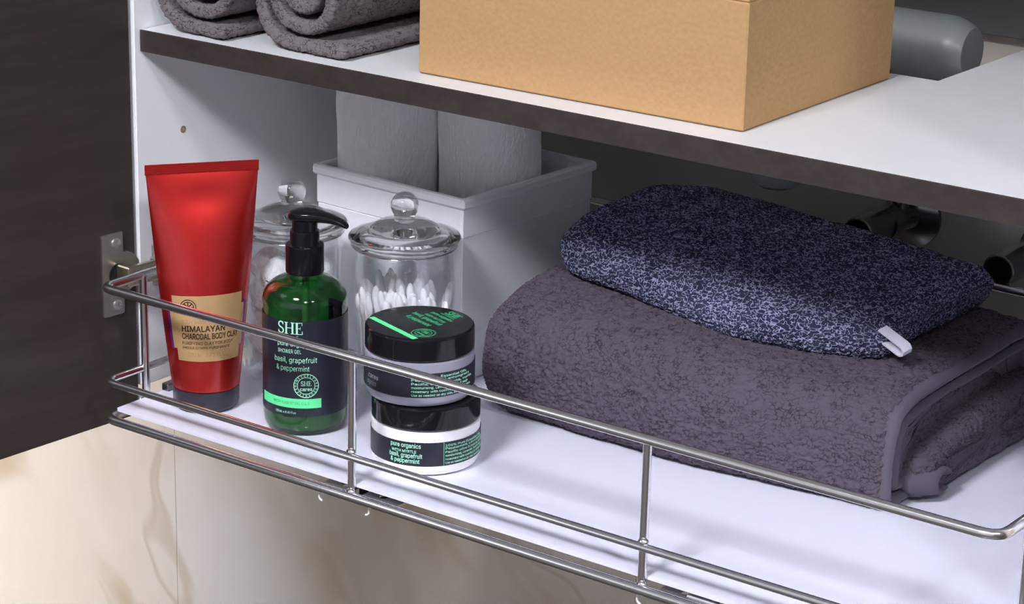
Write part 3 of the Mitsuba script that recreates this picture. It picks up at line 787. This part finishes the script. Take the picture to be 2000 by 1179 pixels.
add('small_print', on_tub(cat(*small_print(-.0055, .0258, 6, .0017, .0028, .052)), TU, .0520), 'mint_print', t, smooth=False)
g = text('SHE', .0060, True, .0002)
side = [centred(text('cares', .0035, True), -.0385, .0165), centred(text('organics', .0035, True, .0002, .012), -.0405, .0105)]
add('side_lettering', on_tub(cat(*side), TU, .0520), 'grey_print', t, smooth=False)
# print on the lid top: reads along a direction turned about 50 degrees to the front edge
zt = .0520 + .0514
def lid_place(m, deg):
    return m.apply_transform(trimesh.transformations.rotation_matrix(math.radians(deg), [0, 0, 1])).apply_translation([TU[0], TU[1], zt])
A = -17.5
Q = [centred(serif_she(.0068), .0, .0255), centred(text('NATURALS', .0014, False, .0002, .0170), .0, .0232), centred(text('pure organics', .0034, False, .0002, .0250), -.001, .0175),
     centred(text('BODY BUTTER', .0026, False, .0002, .0240), -.001, .0125), centred(text('basil, grapefruit', .0042, False, .0002, .0340), -.003, .0052), centred(text('& peppermint', .0042, False, .0002, .0280), -.003, -.0022)]
add('lid_lettering', lid_place(cat(*Q), A), 'deep_green_print', t, smooth=False)
k = add('lid_seal', lid_place(cat(ring(.0082, .0088), ring(.0058, .0063), centred(serif_she(.0030), 0, .0002), centred(text('cares', .0022, True), 0, -.0034)).apply_translation([.0215, -.0115, 0]), A), 'deep_green_print', t, smooth=False)
k = add('lid_stripe', lid_place(rect(-.0275, .0290, -.0256, -.0212, 2), A), 'green_print', t, smooth=False); labels[k] = {'label': 'bright green stripe across the lid'}

# ------------------------------------------------------------------ red squeeze tube
tb = thing('squeeze_tube', 'shiny red squeeze tube standing on its dark cap beside the white panel', 'tube')
TC = np.array([-.0848, -.0179]); SD = np.array([.604, .797]); SN = np.array([.797, -.604])
ZB, ZT = .0178, .1835
def tube_xyz(th, z, off=0.0):
    th, z = np.broadcast_arrays(np.asarray(th, float), np.asarray(z, float))
    t = np.clip((z - ZB) / (ZT - ZB), 0, 1)
    a = .0257 + (.0420 - .0257) * t + .0008 * np.sin(np.pi * t)
    b = .0257 * (1 - t ** 1.7) ** .95 + .0005
    # the foil dents between the corners just below the crimp
    c = np.cos(th) * (a + off); s = np.sin(th) * (b + off)
    s = s * (1 - .20 * np.exp(-((t - .90) / .075) ** 2) * np.exp(-(np.cos(th) / .55) ** 2))
    xy = TC + c[..., None] * SD + s[..., None] * SN
    return np.concatenate([xy, z[..., None]], -1)
th = np.arange(160) * 2 * math.pi / 160
S = [tube_xyz(th, z) for z in np.r_[ZB, np.linspace(ZB + .001, ZT - .012, 60), np.linspace(ZT - .011, ZT, 24)]]
add('body', skin(S), 'red_foil', tb, smooth=True)
cr = []
def flat(x0, x1, z0, z1, y0, y1):
    m = box(x0, x1, y0, y1, z0, z1, .0003); v = np.array(m.vertices)
    m.vertices = np.c_[TC + v[:, :1] * SD + v[:, 1:2] * SN, v[:, 2]]
    if m.volume < 0: m.invert()
    return m
add('crimp', cat(flat(-.0425, .0425, ZT - .0012, ZT + .0068, -.0008, .0008), *[flat(-.0425, .0425, ZT + .0006 + i * .0014, ZT + .0010 + i * .0014, -.0011, .0011) for i in range(4)]), 'red_foil', tb, smooth=False)
k = add('cap', lathe([(0, .0006), (.0195, .0002), (.0215, 0), (.0240, .0016), (.0250, .0045), (.0253, .0165), (.0250, .0176), (0, .0178)], 80, (TC[0], TC[1], .0003)), 'grey_cap', tb, smooth=40)
labels[k] = {'label': 'dark grey round cap the tube stands on'}
def patch(th0, th1, z0, z1, off, nu=40, nv=16):
    u, v = np.linspace(th0, th1, nu), np.linspace(z0, z1, nv)
    U, Vv = np.meshgrid(u, v, indexing='ij')
    V = tube_xyz(U, Vv, off).reshape(-1, 3)
    m = trimesh.Trimesh(V, grid_faces(nu, nv, False), process=False)
    if m.face_normals.mean(0)[:2] @ SN < 0: m.invert()
    return m
H_ = math.pi / 2
D_ = math.radians
add('side_band', patch(H_ + D_(64), H_ - D_(64), .0510, .0850, .0003), 'purple_foil', tb, smooth=True)
k = add('label', patch(H_ + D_(58), H_ - D_(56), .0520, .0840, .0005), 'gold_label', tb, smooth=True)
labels[k] = {'label': 'gold label with brown lettering'}
add('label', patch(H_ + D_(51), H_ - D_(49), .0430, .0930, .0007), 'gold_label', tb, smooth=True)
def on_tube(m, off=.0008):
    v = np.array(m.vertices); m = m.copy()
    z = v[:, 1]; t = np.clip((z - ZB) / (ZT - ZB), 0, 1); a = .0257 + .0163 * t
    thv = H_ - v[:, 0] / a * 1.05
    m.vertices = tube_xyz(thv, z, off) + v[:, 2:3] * np.r_[SN, 0]
    return m
P = [at(text('HIMALAYAN', .0042, True, .0002, .0310), -.0200, .0660), at(text('CHARCOAL BODY CLAY', .0042, True, .0002, .0420), -.0200, .0602)]
P += [at(text('PURIFYING CLAY FOR BODY', .0023, False, .0002, .0370), -.0200, .0560), at(text('ARGILE CORPS PURIFIANTE', .0018, False, .0002, .0340), -.0200, .0528)]
P += [ring(.0054, .0060).apply_translation([-.0148, .0845, 0]), ring(.0038, .0044).apply_translation([-.0148, .0845, 0])]
for i in range(8):
    a = math.radians(45 * i); P.append(poly(sg.LineString([(0, 0), (.0036 * math.cos(a), .0036 * math.sin(a))]).buffer(.0004)).apply_translation([-.0148, .0845, 0]))
k = add('label_lettering', on_tube(cat(*P)), 'brown_print', tb, smooth=False)
add('pale_lettering', on_tube(at(text('BODY MASK MASQUE', .0028, False, .0002, .0330), -.0200, .0720)), 'pale_print', tb, smooth=False)
add('volume_lettering', on_tube(at(text('200 ML 6.75 FL OZ', .0032, False, .0002, .0290), -.0160, .0468)), 'pale_print', tb, smooth=False)
